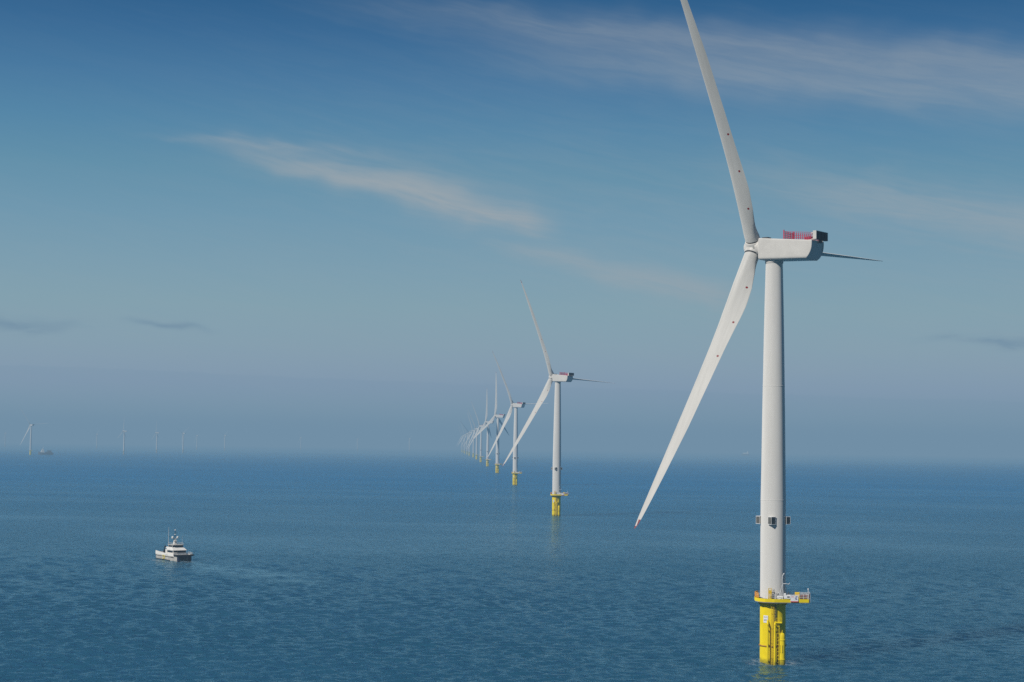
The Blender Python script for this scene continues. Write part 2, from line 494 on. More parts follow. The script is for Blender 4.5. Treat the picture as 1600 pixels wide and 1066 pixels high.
def make_tower(root, detail=True):
    mb = MB()
    mb.lathe(TOW, 64, 0)
    if detail:                                                   # weld seams between the tower cans
        for z in (38.6, 66.0):
            r = float(np.interp(z, [q[1] for q in TOW], [q[0] for q in TOW]))
            mb.lathe([(r - .02, z), (r + .022, z + .03), (r + .022, z + .22), (r - .02, z + .25)], 64, 0, False, False, False)
        mb.lathe([(3.03, 14.26), (3.16, 14.3), (3.16, 14.55), (3.03, 14.6)], 64, 0, False, False, False)
    tw = mb.build('tower', M['white'], root)
    if detail:
        for az in (-105, -13, 80, 172):                          # cooling units stand out from the shell
            um = MB()
            s = 1.55
            Mu = Matrix.Rotation(rad(az), 4, 'Z') @ Matrix.Translation((3.2, 0, 33.9)) @ Matrix.Scale(.80, 4) @ Matrix.Rotation(rad(45), 4, 'Z')
            h = s / 2; e = 0.05
            um.box(-h + .03, h - .03, -h + .03, h - .03, -1.0, 1.0, 1, Mu)
            # white edge frame
            for (x, y) in ((h, h), (h, -h), (-h, h), (-h, -h)):
                um.box(x - e, x + e * .2, y - e, y + e * .2, -1.05, 1.05, 0, Mu) if x > 0 and y > 0 else um.box(x - e * .6, x + e * .6, y - e * .6, y + e * .6, -1.05, 1.05, 0, Mu)
            um.box(-h - .02, h + .06, -h - .02, h + .06, 1.051, 1.17, 0, Mu)
            um.box(-h - .02, h + .06, -h - .02, h + .06, -1.15, -1.051, 0, Mu)
            for k in range(7):                                    # louvres on one face
                z = -0.85 + .27 * k
                um.box(h - .028, h + .03, -h + .12, h - .14, z, z + .10, 2, Mu)
                um.box(-h + .12, h - .14, -h - .03, -h + .028, z, z + .10, 2, Mu)
            um.box(-h + .12, h - .14, h - .028, h + .02, -.9, .9, 3, Mu)
            um.build('cooling_unit', [M['signwhite'], M['grey'], M['darkgrey'], M['lightgrey']], tw)
        dm = MB()
        Md = Matrix.Rotation(rad(-65), 4, 'Z')
        dm.box(3.0, 3.09, -.5, .5, 14.7, 17.0, 0, Md)
        dm.build('door', M['signwhite'], tw)
    return tw


def nacelle_parts(root, yaw, detail=True):
    """local frame: +X upwind towards the rotor, Z up; origin on the tower axis at the tower top"""
    Mn = Matrix.Rotation(yaw + math.pi / 2, 4, 'Z')
    hw = 3.05
    secs = []                                                     # x, half width, top, bottom, top radius, bottom radius
    for x, w, zt, zb, rt, rb in ((3.05, 2.3, 101.55, 97.2, .35, .5), (2.95, 2.62, 101.85, 96.9, .4, .6), (2.6, hw, 102.0, 96.72, .3, .62), (-3, hw, 101.45, 96.48, .28, .66),
                                 (-8, hw, 100.97, 96.3, .28, .7), (-10.3, hw, 100.76, 96.2, .28, .75)):
        secs.append([(x, p[0], p[1]) for p in rrect(w, zt, zb, rt, rb)])
    base = rrect(hw, 100.72, 96.2, .28, .75)
    for k in range(1, 9):                                         # rear end leans in towards the bottom
        t = k / 8.0
        ring = []
        for (y, z) in base:
            q = (z - 96.2) / 4.52
            xe = -11.8 + 1.7 * max(0.0, 1 - q) ** 3.2
            ring.append((-10.3 + (xe + 10.3) * t, y * (1 - .012 * t * t), z))
        secs.append(ring)
    last = secs[-1]
    secs.append([(p[0] - .06, p[1] * .97, 98.5 + (p[2] - 98.5) * .97) for p in last])
    mb = MB(); mb.loft(secs, 0, True, True, False)
    # smooth the long sides but keep the end caps flat
    mb.s = [len(q) == 4 for q in mb.f]
    mb.lathe([(2.15, 95.9), (2.2, 96.1), (2.2, 96.9)], 40, 0, False, False)
    nc = mb.build('nacelle', M['nacelle'], root, M=Mn)
    nc.data.set_sharp_from_angle(angle=rad(34))
    cm = MB()
    cm.box(-13.0, -12.1, -2.85, -2.7, 100.78, 102.8, 0)
    cm.box(-13.0, -12.1, 2.7, 2.85, 100.78, 102.8, 0)
    cm.box(-13.0, -12.1, -2.699, 2.699, 102.68, 102.8, 0)
    cm.box(-12.9, -12.15, -2.699, 2.699, 100.8, 102.679, 1)
    for k in range(1, 4):
        y = -2.7 + 5.4 * k / 4
        cm.box(-12.98, -12.901, y - .05, y + .05, 100.8, 102.679, 2)
    for y in (-2.0, 2.0): cm.box(-12.1, -11.2, y - .12, y + .12, 100.55, 101.1, 0)
    cm.box(-12.4, -11.6, -1.2, .2, 100.2, 100.74, 2)
    cm.build('cooler', [M['nacelle'], M['cooler_dark'], M['darkgrey']], nc)
    if detail:
        rm = MB()
        zf = lambda x: 101.45 + (x + 3) * 0.0965
        x0, x1 = -4.1, -11.9
        for y in (-2.35, 2.35):
            for k in range(15):
                x = x0 + (x1 - x0) * k / 14
                rm.box(x - .045, x + .045, y - .03, y + .03, zf(x) - .1, zf(x) + 1.85)
            for h in (.4, .9, 1.4, 1.85):
                rm.tube((x0, y, zf(x0) + h), (x1, y, zf(x1) + h), 0.035, 5)
        for k in range(10):
            y = -2.35 + 4.7 * k / 9
            rm.box(x0 - .05, x0 + .05, y - .05, y + .05, zf(x0) - .1, zf(x0) + 1.85)
        for h in (.4, .9, 1.4, 1.85): rm.tube((x0, -2.35, zf(x0) + h), (x0, 2.35, zf(x0) + h), 0.05, 5)
        for y in (-2.35, 2.35): rm.box(x0 + .02, x0 + .22, y - .12, y + .12, zf(x0) - .15, zf(x0) + 2.25)
        rm.build('hoist_railing', M['red'], nc)
        hm = MB()
        hm.box(-10.6, -8.9, -1.2, 1.2, zf(-10) - .1, zf(-10) + .9, 0, None, .06)
        hm.build('hoist_equipment', M['red'], nc)
        lm = MB()
        lm.tube((-9.3, -1.9, 101.0), (-9.3, -1.9, 102.9), .06, 6); lm.sphere((-9.3, -1.9, 102.9), .22)
        lm.build('warning_light', M['signwhite'], nc)
        tm = MB()
        tm.box(0.7, 2.4, 0.2, 1.9, 101.6, 102.25, 0, None, .08); tm.box(-1.6, -.4, -1.2, .4, 101.4, 101.72, 0, None, .05)
        tm.build('roof_hatch', M['darkgrey'], nc)
    return nc


HUB_MESH = None


def hub_mesh():
    """axis along +X, centre at the blade axes"""
    mb = MB()
    Mx = Matrix.Rotation(math.pi / 2, 4, 'Y')
    mb.lathe([(2.2, -4.2), (2.25, -2.3), (2.2, -2.2), (2.12, -2.1), (2.2, -2.0), (2.22, -1.0), (2.2, 0.4), (2.05, 1.2), (1.75, 1.9), (1.25, 2.4), (.6, 2.68), (.02, 2.75)], 40, 0, True, True, True, Mx)
    for k in range(3):
        Mk = Matrix.Rotation(2 * math.pi * k / 3, 4, 'X')
        mb.lathe([(2.05, 0.4), (2.05, 1.8), (1.98, 1.95), (1.7, 1.95)], 32, 0, False, True, False, Mk)
        Mp = Mk @ Matrix.Rotation(math.pi / 3, 4, 'X') @ Matrix.Translation((-0.9, 0, 2.16))
        mb.lathe([(.38, 0), (.38, .12), (.3, .12), (.3, .07)], 16, 1, False, True, False, Mp)
    return mb


def rotor_parts(root, yaw, phase, first):
    a = Vector((-math.sin(yaw) * math.cos(TILT), math.cos(yaw) * math.cos(TILT), math.sin(TILT)))
    hv = Vector((math.cos(yaw), math.sin(yaw), 0))
    uv = hv.cross(a); uv = uv if uv.z > 0 else -uv
    c = Vector((0, 0, HUB_H)) + a * OVER
    objs = []
    def frame(t):
        z = hv * math.cos(t) + uv * math.sin(t)
        y = z.cross(a)
        m = Matrix((a, y, z)).transposed().to_4x4()
        m.translation = c
        return m
    if first:
        h = hub_mesh().build('hub', [M['nacelle'], M['lightgrey']], root, M=frame(phase))
        b = blade_mesh().build('blade', [M['blade'], M['darkgrey']], root, M=frame(phase))
        first['hub'], first['blade'] = h, b
        h.data.set_sharp_from_angle(angle=rad(40)); b.data.set_sharp_from_angle(angle=rad(60))
        objs = [h, b]; k0 = 1
    return frame


def copy_obj(o, parent):
    c = o.copy(); COL.objects.link(c); c.parent = parent
    return c


def copy_tree(o, parent):
    c = copy_obj(o, parent)
    for ch in list(o.children): copy_tree(ch, c)
    return c


def z_drop(x, y): return -(x * x + y * y) / (2 * R_EARTH)


PROTO = {}


def first_turbine(x, y, yaw, phase):
    root = empty('wind_turbine', (x, y, z_drop(x, y)))
    PROTO['fixed'] = [make_foundation(root), make_platform(root), make_tower(root)]
    PROTO['nacelle'] = nacelle_parts(root, yaw)
    fr = rotor_parts(root, yaw, rad(phase), PROTO)
    for k in (1, 2):
        b = copy_obj(PROTO['blade'], root); b.matrix_local = fr(rad(phase + 120 * k))
    return root


def far_proto():
    """simpler shapes for turbines whose small parts cannot be seen; reuses the same meshes where it can"""
    pass


def turbine(x, y, yaw, phase, full=True, scale=1.0, cooler=True, running=False):
    root = empty('wind_turbine', (x, y, z_drop(x, y)))
    root.scale = (scale,) * 3
    for o in PROTO['fixed']:
        if full: copy_tree(o, root)
        else: copy_obj(o, root)
    if full: n = copy_tree(PROTO['nacelle'], root)
    else:
        n = copy_obj(PROTO['nacelle'], root)
        if cooler:
            for ch in PROTO['nacelle'].children:
                if ch.name.startswith('cooler'): copy_obj(ch, n)
    n.matrix_local = Matrix.Rotation(yaw + math.pi / 2, 4, 'Z')
    fr = rotor_parts(root, yaw, rad(phase), None)
    h = copy_obj(PROTO['hub'], root); h.matrix_local = fr(rad(phase))
    for k in range(3):
        b = copy_obj(PROTO['blade'], root)
        b.matrix_local = fr(rad(phase + 120 * k)) @ (Matrix.Diagonal((.4, .8, .82, 1)) if running else Matrix())
    return root


ROW = 'wind turbines in the long receding row'
FAR = 'hazy wind turbines on the far horizon'
t = first_turbine(63.4, 402.0, 0.887, 2.8)
tag(t, 'nearest and largest white wind turbine, its upper blade cut by the picture edge', 'wind turbine', ROW)
row = [
    (33.6, 1204.0, 0.811, -1.6, True, 'second nearest turbine of the row, all three blades clear of its neighbours'),
    (6.2, 2074.3, 0.858, 2.6, True, 'third turbine of the row, its foundation still clearly yellow, upper blade leaning left'),
    (-22.6, 2911, 1.09, -27, True, 'fourth turbine of the row, upper blade straight up and one dark blade pointing down right'),
    (-51.2, 3748, 1.28, -28, True, 'fifth turbine of the row, thin upright blade just left of the fourth turbine'),
    (-81.3, 4585, 0.86, 0, True, 'sixth turbine of the row, first beyond the two with upright blades'),
    (-110, 5422, 0.86, 4, False, 'seventh turbine of the row, between the sixth turbine and the hazy cluster'),
    (-139, 6259, 0.84, -4, False, 'eighth turbine of the row, pale with its foot fading into the haze'),
    (-175, 7096, 0.95, 22, False, 'ninth turbine of the row, a blade pointing up left out of the hazy cluster'),
    (-206, 7933, 0.86, 6, False, 'tenth turbine of the row, the nearest in the crowded hazy far end'),
    (-240, 8770, 0.86, -3, False, 'eleventh turbine of the row, third from the far left end of the cluster'),
    (-272, 9607, 0.84, 3, False, 'twelfth turbine of the row, second from the far left end of the cluster'),
    (-305, 10444, 0.86, 0, False, 'last and faintest turbine of the receding row, at its far left end'),
]
for x, y, yaw, ph, full, lab in row:
    tag(turbine(x, y, yaw, ph, full), lab, 'wind turbine', ROW)
far = [
    (-2819, 9300, 1.5, 15, .77, 'very faint turbine on the horizon at the left picture edge'),
    (-1410, 4900, 0.80, 6, .88, 'clearest far turbine, beside the dark work vessel, one lit blade slanting down left'),
    (-2258, 9100, 1.3, 40, .77, 'faintest ghost of a turbine between the vessel and the white upright turbine'),
    (-1275, 5500, 1.45, -30, .77, 'far white turbine with bright flat nacelle, first clear one right of the work vessel'),
    (-1358, 6400, 1.45, -25, .77, 'far turbine with pale nacelle, second clear one right of the work vessel'),
    (-1296, 6600, 1.1, 30, .77, 'far turbine third clear one right of the work vessel, left of a smaller fainter one'),
    (-1712, 9100, 1.2, 10, .77, 'small faint turbine close to the right of the third clear far turbine'),
    (-1457, 8500, 1.1, 35, .77, 'lone faint turbine at the right end of the far left group'),
    (-1321, 10500, 1.0, 0, .77, 'ghostly turbine alone on the horizon midway between far group and receding row'),
    (-964, 10500, 1.2, 20, .74, 'barely visible turbine on the horizon between two other ghostly ones'),
    (-588, 9700, 1.0, 30, .77, 'ghostly turbine on the horizon, the last before the receding row'),
]
for x, y, yaw, ph, s, lab in far:
    o = tag(turbine(x, y, yaw, ph, False, s, y < 5200, s < .8), lab, 'wind turbine', FAR)
    for ch in o.children:                                         # paleness from the haze put into their foundation colour
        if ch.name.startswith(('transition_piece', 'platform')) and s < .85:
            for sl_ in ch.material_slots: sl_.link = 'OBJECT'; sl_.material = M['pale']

# -------------------------------------------------------------- crew boat
M['hullgrey'] = paint('hull_grey', (0.50, 0.48, 0.44), 0.45, 0.12, 0.8)
M['boatwhite'] = paint('boat_white', (0.78, 0.76, 0.72), 0.4, 0.05, 1.0)
M['navy'] = paint('navy_paint', (0.012, 0.02, 0.055), 0.35, 0.1, 1.0)
M['glass'] = paint('dark_window_glass', (0.012, 0.016, 0.022), 0.08, 0.05, 1.0, spec=0.6)
M['deckgrey'] = paint('deck_grey', (0.20, 0.22, 0.24), 0.7, 0.15, 1.0)
M['shipgrey'] = paint('ship_grey', (0.13, 0.15, 0.18), 0.6, 0.1, 0.3)
M['badge'] = paint('yellow_badge', (0.75, 0.62, 0.05), 0.5, 0.05, 1.0)
M['rubber'] = paint('black_rubber', (0.012, 0.012, 0.015), 0.8, 0.2, 1.0)


def make_boat(x, y, heading):
    """bow along +X, keel centre line y = 0, waterline z = 0"""
    root = empty('crew_boat', (x, y, z_drop(x, y)), heading)
    root.scale = (1.28, 1.05, 1.05)
    hb = MB()
    for s in (-1, 1):                                            # two slim hulls, flared bows
        rings = []
        for xx, zk, ztop, hw_, fl in ((-9, -.5, 2.15, 1.05, 0), (-8.9, -.6, 2.15, 1.12, 0), (-3, -.8, 2.15, 1.15, .02), (3, -.8, 2.25, 1.12, .05), (6, -.7, 2.45, .95, .12), (7.8, -.45, 2.6, .62, .3), (8.7, -.1, 2.72, .25, .62)):
            cy = s * 2.42
            rings.append([(xx, cy - hw_ - fl * .2, ztop), (xx, cy - hw_, .9), (xx, cy - hw_ * .85, 0.05), (xx, cy - hw_ * .35, zk), (xx, cy + hw_ * .35, zk), (xx, cy + hw_ * .85, 0.05), (xx, cy + hw_, .9), (xx, cy + hw_ + fl * .2, ztop)])
        hb.loft(rings, 0, True, True, False)
    hb.box(-8.8, 7.6, -1.4, 1.4, 1.45, 2.16, 1)                   # bridging deck between the hulls, tunnel shade put into its navy
    hb.v = [tuple(p) for p in hb.v]
    # navy bows: the shade under the flare is put into this colour
    for i, q in enumerate(hb.f):
        if min(hb.v[j][0] for j in q) > 7.5: hb.m[i] = 1
    hull = hb.build('hull', [M['hullgrey'], M['navy']], root)
    wl = MB()
    for s in (-1, 1):
        yo = s * 3.6
        wl.box(-9.05, 2.9, min(yo, yo - s * .06), max(yo, yo - s * .06), .02, .28)
    wl.build('waterline_stripe', M['rubber'], hull)
    st = MB()
    for s in (-1, 1):
        yo = s * 3.62
        st.box(-9.1, 6.0, min(yo, yo - s * .08), max(yo, yo - s * .08), 1.35, 1.55)
    st.build('rubbing_strake', M['rubber'], hull)
    bd = MB()
    for (x0, x1, z0, z1) in ((-3.0, -2.0, 1.75, 2.0), (-3.0, -2.72, 1.2, 1.7), (-2.3, -2.0, 1.2, 1.34), (-3.0, -2.0, .45, .75), (-1.75, -1.3, .5, 1.7), (-1.28, -.85, 1.56, 1.75)):
        bd.box(x0, x1, -3.66, -3.63, z0, z1)
    bd.build('emblem', M['badge'], hull)
    dk = MB(); dk.prism([(-9, -3.55), (6.5, -3.55), (8.9, -3.3), (8.9, 3.3), (6.5, 3.55), (-9, 3.55)], 2.17, 2.4)
    deck = dk.build('deck', M['deckgrey'], root)
    bw = MB()                                                     # raised white bulwark, higher at the stern
    for s in (-1, 1):
        yo, yi = s * 3.62, s * 3.48
        rings = [[(xx, yo, 1.9), (xx, yi, 1.9), (xx, yi, zt), (xx, yo, zt)] for xx, zt in ((-9.05, 3.35), (-5, 3.05), (-1, 2.78), (4.0, 2.72), (6.4, 2.7))]
        bw.loft(rings, 0, True, True, False)
    bw.box(-9.12, -8.98, -3.45, 3.45, 1.5, 2.9)
    bw.build('bulwark', M['boatwhite'], root)
    fd = MB(); fd.path([(6.4, -3.65, 2.45), (8.9, -3.45, 2.5), (9.15, -2.9, 2.5), (9.15, 2.9, 2.5), (8.9, 3.45, 2.5), (6.4, 3.65, 2.45)], .27, 10)
    fd.build('bow_fender', M['rubber'], root)
    # wheelhouse: lower saloon, sloping white visor, upper bridge
    wh = MB()
    def slab(x0, x1, xf, w0, w1, z0, z1, mi):
        wh.loft([[(x0, -w0, z0), (x1, -w0, z0), (x1, w0, z0), (x0, w0, z0)], [(x0, -w1, z1), (xf, -w1, z1), (xf, w1, z1), (x0, w1, z1)]], mi, True, True, False)
    slab(-1.2, 4.3, 4.3, 2.85, 2.85, 2.4, 3.0, 0)
    slab(-1.2, 4.1, 3.9, 2.78, 2.75, 3.001, 4.15, 0)
    slab(-1.2, 4.5, 2.6, 2.9, 2.45, 4.16, 5.25, 0)
    slab(-.8, 2.3, 2.5, 2.3, 2.35, 5.251, 6.05, 0)
    house = wh.build('wheelhouse', M['boatwhite'], root)
    wd = MB()
    for s in (-1, 1):
        for k in range(3):
            x0 = -.7 + 1.55 * k
            wd.box(x0, x0 + 1.4, min(s * 2.77, s * 2.84), max(s * 2.77, s * 2.84), 3.2, 3.95)
        for k in range(2):
            x0 = -.5 + 1.4 * k
            wd.box(x0, x0 + 1.25, min(s * 2.3, s * 2.40), max(s * 2.3, s * 2.40), 5.38, 5.95)
    for k in range(4):
        y0 = -2.6 + 1.32 * k
        wd.box(3.85, 4.16, y0, y0 + 1.24, 3.15, 4.05)
    for k in range(4):
        y0 = -2.2 + 1.12 * k
        wd.box(2.35, 2.56, y0, y0 + 1.04, 5.36, 5.98)
    wd.build('window', M['glass'], house)
    rf = MB(); rf.prism([(-1.2, -2.5), (2.7, -2.5), (3.0, -2.1), (3.0, 2.1), (2.7, 2.5), (-1.2, 2.5)], 6.06, 6.28)
    rf.build('roof', M['hullgrey'], house)
    rr = MB()
    for yy in (-2.3, -.8, .8, 2.3):
        for xx in (-1.0, 2.7): rr.tube((xx, yy, 6.28), (xx, yy, 6.85), .04, 5)
    for yy in (-2.3, 2.3): rr.tube((-1, yy, 6.85), (2.7, yy, 6.85), .04, 5)
    for xx in (-1, 2.7): rr.tube((xx, -2.3, 6.85), (xx, 2.3, 6.85), .04, 5)
    rr.build('roof_rail', M['boatwhite'], house)
    ms = MB()
    ms.loft([[(-.5, -.55, 6.28), (.6, -.55, 6.28), (.6, .55, 6.28), (-.5, .55, 6.28)], [(-.3, -.3, 8.6), (.25, -.3, 8.6), (.25, .3, 8.6), (-.3, .3, 8.6)]], 0, True, True, False)
    ms.box(-.25, .2, -1.25, 1.25, 8.5, 8.72); ms.box(.2, .75, -.7, .7, 7.5, 7.7)
    ms.tube((0, 0, 8.7), (0, 0, 11.9), .11, 8, 1)
    ms.box(-.1, .1, -.5, .5, 9.6, 9.72, 1)
    ms.sphere((0, 0, 10.2), .24, 0); ms.sphere((0, 0, 12.0), .26, 0)
    mast = ms.build('mast', [M['boatwhite'], M['navy']], root)
    for yy in (-1.05, 1.05):
        MB().sphere((0, yy, 9.05), .46, 0, 16, 1.1).build('radar_dome', M['boatwhite'], mast)
    an = MB(); an.tube((-1.0, -2.3, 6.2), (-1.0, -2.3, 13.2), .07, 6, 0, .04)
    an.build('antenna', M['boatwhite'], root)
    an = MB(); an.tube((1.6, 2.3, 6.2), (1.6, 2.3, 9.5), .04, 6, 0, .02)
    an.build('antenna', M['boatwhite'], root)
    rl = MB()
    pts = [(4.6, -3.4), (6.5, -3.4), (8.7, -3.15), (8.7, 3.15), (6.5, 3.4), (4.6, 3.4)]
    for p, q in zip(pts[:-1], pts[1:]):
        p, q = Vector(p), Vector(q); k_ = max(1, round((q - p).length / .95))
        for j in range(k_ + 1):
            r_ = p.lerp(q, j / k_); rl.tube((r_.x, r_.y, 2.4), (r_.x, r_.y, 3.5), .045, 5)
        for z in (2.95, 3.5): rl.tube((p.x, p.y, z), (q.x, q.y, z), .04, 5)
    rl.build('bow_rail', M['boatwhite'], root)
    cr = MB()                                                     # folded deck crane at the stern
    cr.lathe([(.4, 2.4), (.4, 3.6), (.3, 3.9)], 12, 0, True, True, True, Matrix.Translation((-5.6, -1.6, 0)))
    cr.path([(-5.6, -1.6, 3.8), (-5.4, -1.4, 5.4), (-4.6, -.8, 4.0)], .2, 8)
    cr.build('deck_crane', M['rubber'], root)
    bx = MB(); bx.box(-7.6, -6.2, -.9, .9, 2.4, 3.6, 0, None, .06); bx.box(-4.9, -3.8, .3, 1.6, 2.4, 3.9, 0, None, .06)
    bx.build('deck_locker', M['navy'], root)
    fn = MB(); fn.box(-3.0, -1.9, -2.5, -1.4, 2.4, 4.2, 0, None, .06); fn.sphere((-2.4, -1.9, 4.75), .65, 0, 14, .8)
    fn.build('life_raft', M['boatwhite'], root)
    ld = MB(); ld.box(-.6, .6, -3.72, -3.63, 2.25, 2.62)
    ld.build('boarding_step', M['boatwhite'], root)
    return root


b = make_boat(-142.4, 713.0, rad(-55.5))
tag(b, 'white and grey twin hulled crew boat with dark windows and radar mast on open water', 'boat')


# -------------------------------------------------- distant work vessel and ship
def make_vessel(x, y, heading):
    root = empty('work_vessel', (x, y, z_drop(x, y)), heading)
    root.scale = (1.1, 1.1, 1.1)
    h = MB()
    rings = []
    for xx, w, zt in ((-20, 4.6, 5.0), (-19.5, 5.2, 5.0), (2, 5.5, 5.0), (10, 5.2, 6.0), (16, 3.4, 7.4), (20.5, .5, 8.6)):
        rings.append([(xx, -w, zt), (xx, -w * .8, -1), (xx, w * .8, -1), (xx, w, zt)])
    h.loft(rings, 0, True, True, False)
    h.build('hull', M['shipgrey'], root)
    s = MB(); s.box(4, 13, -4.2, 4.2, 5.2, 9.5, 0, None, .3); s.box(5, 12, -3.8, 3.8, 9.52, 12.4, 0, None, .3); s.box(6, 11, -3.4, 3.4, 12.42, 15, 0, None, .3)
    sp = s.build('superstructure', M['boatwhite'], root)
    for q in ((6.5, 10.9, -3.46, -3.37, 13, 14.2), (10.95, 11.06, -3, 3, 13, 14.2), (5.5, 11.8, -3.87, -3.77, 10.4, 11.3)):
        MB().box(*q).build('window', M['glass'], sp)
    m = MB(); m.tube((7.5, 0, 15), (7.5, 0, 25), .5, 8, 0, .25); m.box(7.2, 7.8, -2.5, 2.5, 19, 19.6); m.tube((8.6, 0, 15), (7.6, 0, 21), .3, 6)
    m.build('mast', M['boatwhite'], root)
    c = MB(); c.box(-17, 1, -4.2, 4.2, 5.0, 8.2, 0, None, .3); c.box(-14, -6, -3.6, 3.6, 8.22, 11.5, 0, None, .3)
    c.build('deck_cargo', M['shipgrey'], root)
    k = MB(); k.lathe([(1, 5), (1, 12)], 12, 0, True, True, True, Matrix.Translation((-3, 3, 0))); k.tube((-3, 3, 12), (-15, 2, 13.5), .6, 8, 0, .3)
    k.build('deck_crane', M['deckgrey'], root)
    return root


v = make_vessel(-1401, 5030, rad(205))
tag(v, 'dark hulled work vessel with white bridge and mast beside the clearest far turbine', 'ship')


def make_ship(x, y, heading):
    root = empty('cargo_ship', (x, y, z_drop(x, y)), heading)
    h = MB(); rings = []
    for xx, w, zt in ((-26, 5, 11), (-25, 6, 11), (16, 6, 11), (24, 3.5, 13), (28, .6, 15)):
        rings.append([(xx, -w, zt), (xx, -w * .8, -1), (xx, w * .8, -1), (xx, w, zt)])
    h.loft(rings, 0, True, True, False)
    h.build('hull', M['deckgrey'], root)
    s = MB(); s.box(-22, -8, -5, 5, 11.1, 22, 0, None, .4); s.box(-20, -11, -4.5, 4.5, 22.02, 27, 0, None, .4); s.box(-5, 15, -4.6, 4.6, 11.1, 19, 0, None, .4)
    s.build('superstructure', M['boatwhite'], root)
    m = MB(); m.tube((-15, 0, 27), (-15, 0, 36), .6, 8, 0, .3); m.tube((18, 0, 11), (18, 0, 24), .5, 8, 0, .3)
    m.build('mast', M['boatwhite'], root)
    return root


s_ = make_ship(1620, 11500, rad(165))
tag(s_, 'faint pale ship alone on the horizon left of the nearest turbine tower', 'ship')


# --------------------------------------------------------------------- sea
def build_sea():
    # polar sheet round the viewpoint's foot: fine rings near, wider far out; follows the earth's curve
    rs = [0.0, 40, 90, 150, 210, 260, 300]
    r = 330.0
    while r < 1500:
        rs.append(r); r += 0.85 * (r / 420.0) ** 1.35
    while r < 46000:
        rs.append(r); r *= 1.035
    rs = np.array(rs)
    fine = np.linspace(rad(-24), rad(24), 640)
    coarse = np.linspace(rad(24), rad(336), 120)[1:-1]
    az = np.concatenate([fine, coarse])
    nr, na = len(rs), len(az)
    Rr, A = np.meshgrid(rs[1:], az, indexing='ij')
    X, Y = Rr * np.sin(A), Rr * np.cos(A)
    Z = np.zeros_like(X)
    dr = np.gradient(rs)[1:][:, None]
    inn = (np.abs(((A + np.pi) % (2 * np.pi)) - np.pi) < rad(23.9))
    wind = rad(160)                                               # waves run down-wind, away from the rotors
    ncomp = 110
    lam = 2.2 * (7.5 / 2.2) ** rng.random(ncomp)
    ph = rng.random(ncomp) * 2 * np.pi
    th = wind + rng.normal(0, 0.60, ncomp)
    amp = 0.0056 * lam * np.where(lam > 9, 0.6, 1.0)
    grp = 0.86 + 0.28 * np.sin(X / 83.0 + 1.3 * np.sin(Y / 131.0)) * np.sin(Y / 117.0 + 0.7)
    step = np.maximum(dr, Rr * (fine[1] - fine[0]))
    for l, p, t_, a_ in zip(lam, ph, th, amp):
        kx, ky = 2 * np.pi / l * np.sin(t_), 2 * np.pi / l * np.cos(t_)
        fade = np.clip((l / step - 2.4) / 1.5, 0, 1)
        s = np.sin(kx * X + ky * Y + p)
        Z += a_ * fade * (s + 0.18 * np.cos(2 * (kx * X + ky * Y + p)))
    Z *= grp * inn
    Z -= (X ** 2 + Y ** 2) / (2 * R_EARTH)
    verts = np.concatenate([[[0, 0, 0]], np.stack([X, Y, Z], -1).reshape(-1, 3)])
    idx = 1 + np.arange((nr - 1) * na).reshape(nr - 1, na)
    nxt = np.roll(idx, -1, axis=1)
    quads = np.stack([idx[:-1], idx[1:], nxt[1:], nxt[:-1]], -1).reshape(-1, 4)[:, ::-1]
    tris = np.stack([np.zeros(na, int), idx[0], nxt[0]], -1)[:, ::-1]
    me = bpy.data.meshes.new('sea')
    nl = quads.size + tris.size
    me.vertices.add(len(verts)); me.vertices.foreach_set('co', verts.astype(np.float32).ravel())
    me.loops.add(nl); me.loops.foreach_set('vertex_index', np.concatenate([quads.ravel(), tris.ravel()]).astype(np.int32))
    npoly = len(quads) + len(tris)
    me.polygons.add(npoly)
    st = np.concatenate([np.arange(len(quads)) * 4, quads.size + np.arange(len(tris)) * 3]).astype(np.int32)
    me.polygons.foreach_set('loop_start', st)
    me.polygons.foreach_set('use_smooth', np.ones(npoly, bool))
    me.update(calc_edges=True); me.validate()
    o = bpy.data.objects.new('sea', me); COL.objects.link(o)
    tag(o, kind='structure')
    # make sure it faces up
    if me.polygons[len(quads) // 2].normal.z < 0: me.flip_normals()

    m, N, b = new_mat('sea_water')
    pos = N.node('ShaderNodeNewGeometry').outputs['Position']
    x, y, z = N.sep(pos)
    # wave-aligned coordinates: u along crests, w along travel
    ca, sa = math.cos(rad(-18)), math.sin(rad(-18))
    u = N.add(N.mul(x, ca), N.mul(y, sa)); w = N.sub(N.mul(y, ca), N.mul(x, sa))
    cat = N.noise(N.xyz(N.mul(u, 1 / 260.0), N.mul(w, 1 / 110.0), 0.0), 1.0, 4.0, 0.6, 0.6)     # gust patches and slicks
    big = N.noise(N.xyz(N.mul(u, 1 / 900.0), N.mul(w, 1 / 330.0), 9.0), 1.0, 3.0, 0.55, 0.8)
    gust = N.mul(N.smooth(cat, 0.34, 0.62, 0.65, 1.15), N.smooth(big, 0.35, 0.65, 0.75, 1.15))
    # calmer streaks: trail of the crew boat, lee of the second and third turbines
    def patch(cx, cy, ang, lx, ly):
        c_, s_ = math.cos(ang), math.sin(ang)
        dx, dy = N.sub(x, cx), N.sub(y, cy)
        a1 = N.div(N.add(N.mul(dx, c_), N.mul(dy, s_)), lx); b1 = N.div(N.sub(N.mul(dy, c_), N.mul(dx, s_)), ly)
        q = N.add(N.mul(a1, a1), N.mul(b1, b1))
        return N.math('EXPONENT', N.mul(q, -1.0))
    pn = N.smooth(N.noise(N.xyz(N.mul(u, 1 / 30.0), N.mul(w, 1 / 14.0), 3.0), 1.0, 5.0, 0.65, 1.0), 0.35, 0.65)
    trail = N.mul(patch(-103, 652, rad(-53), 50, 11), pn)
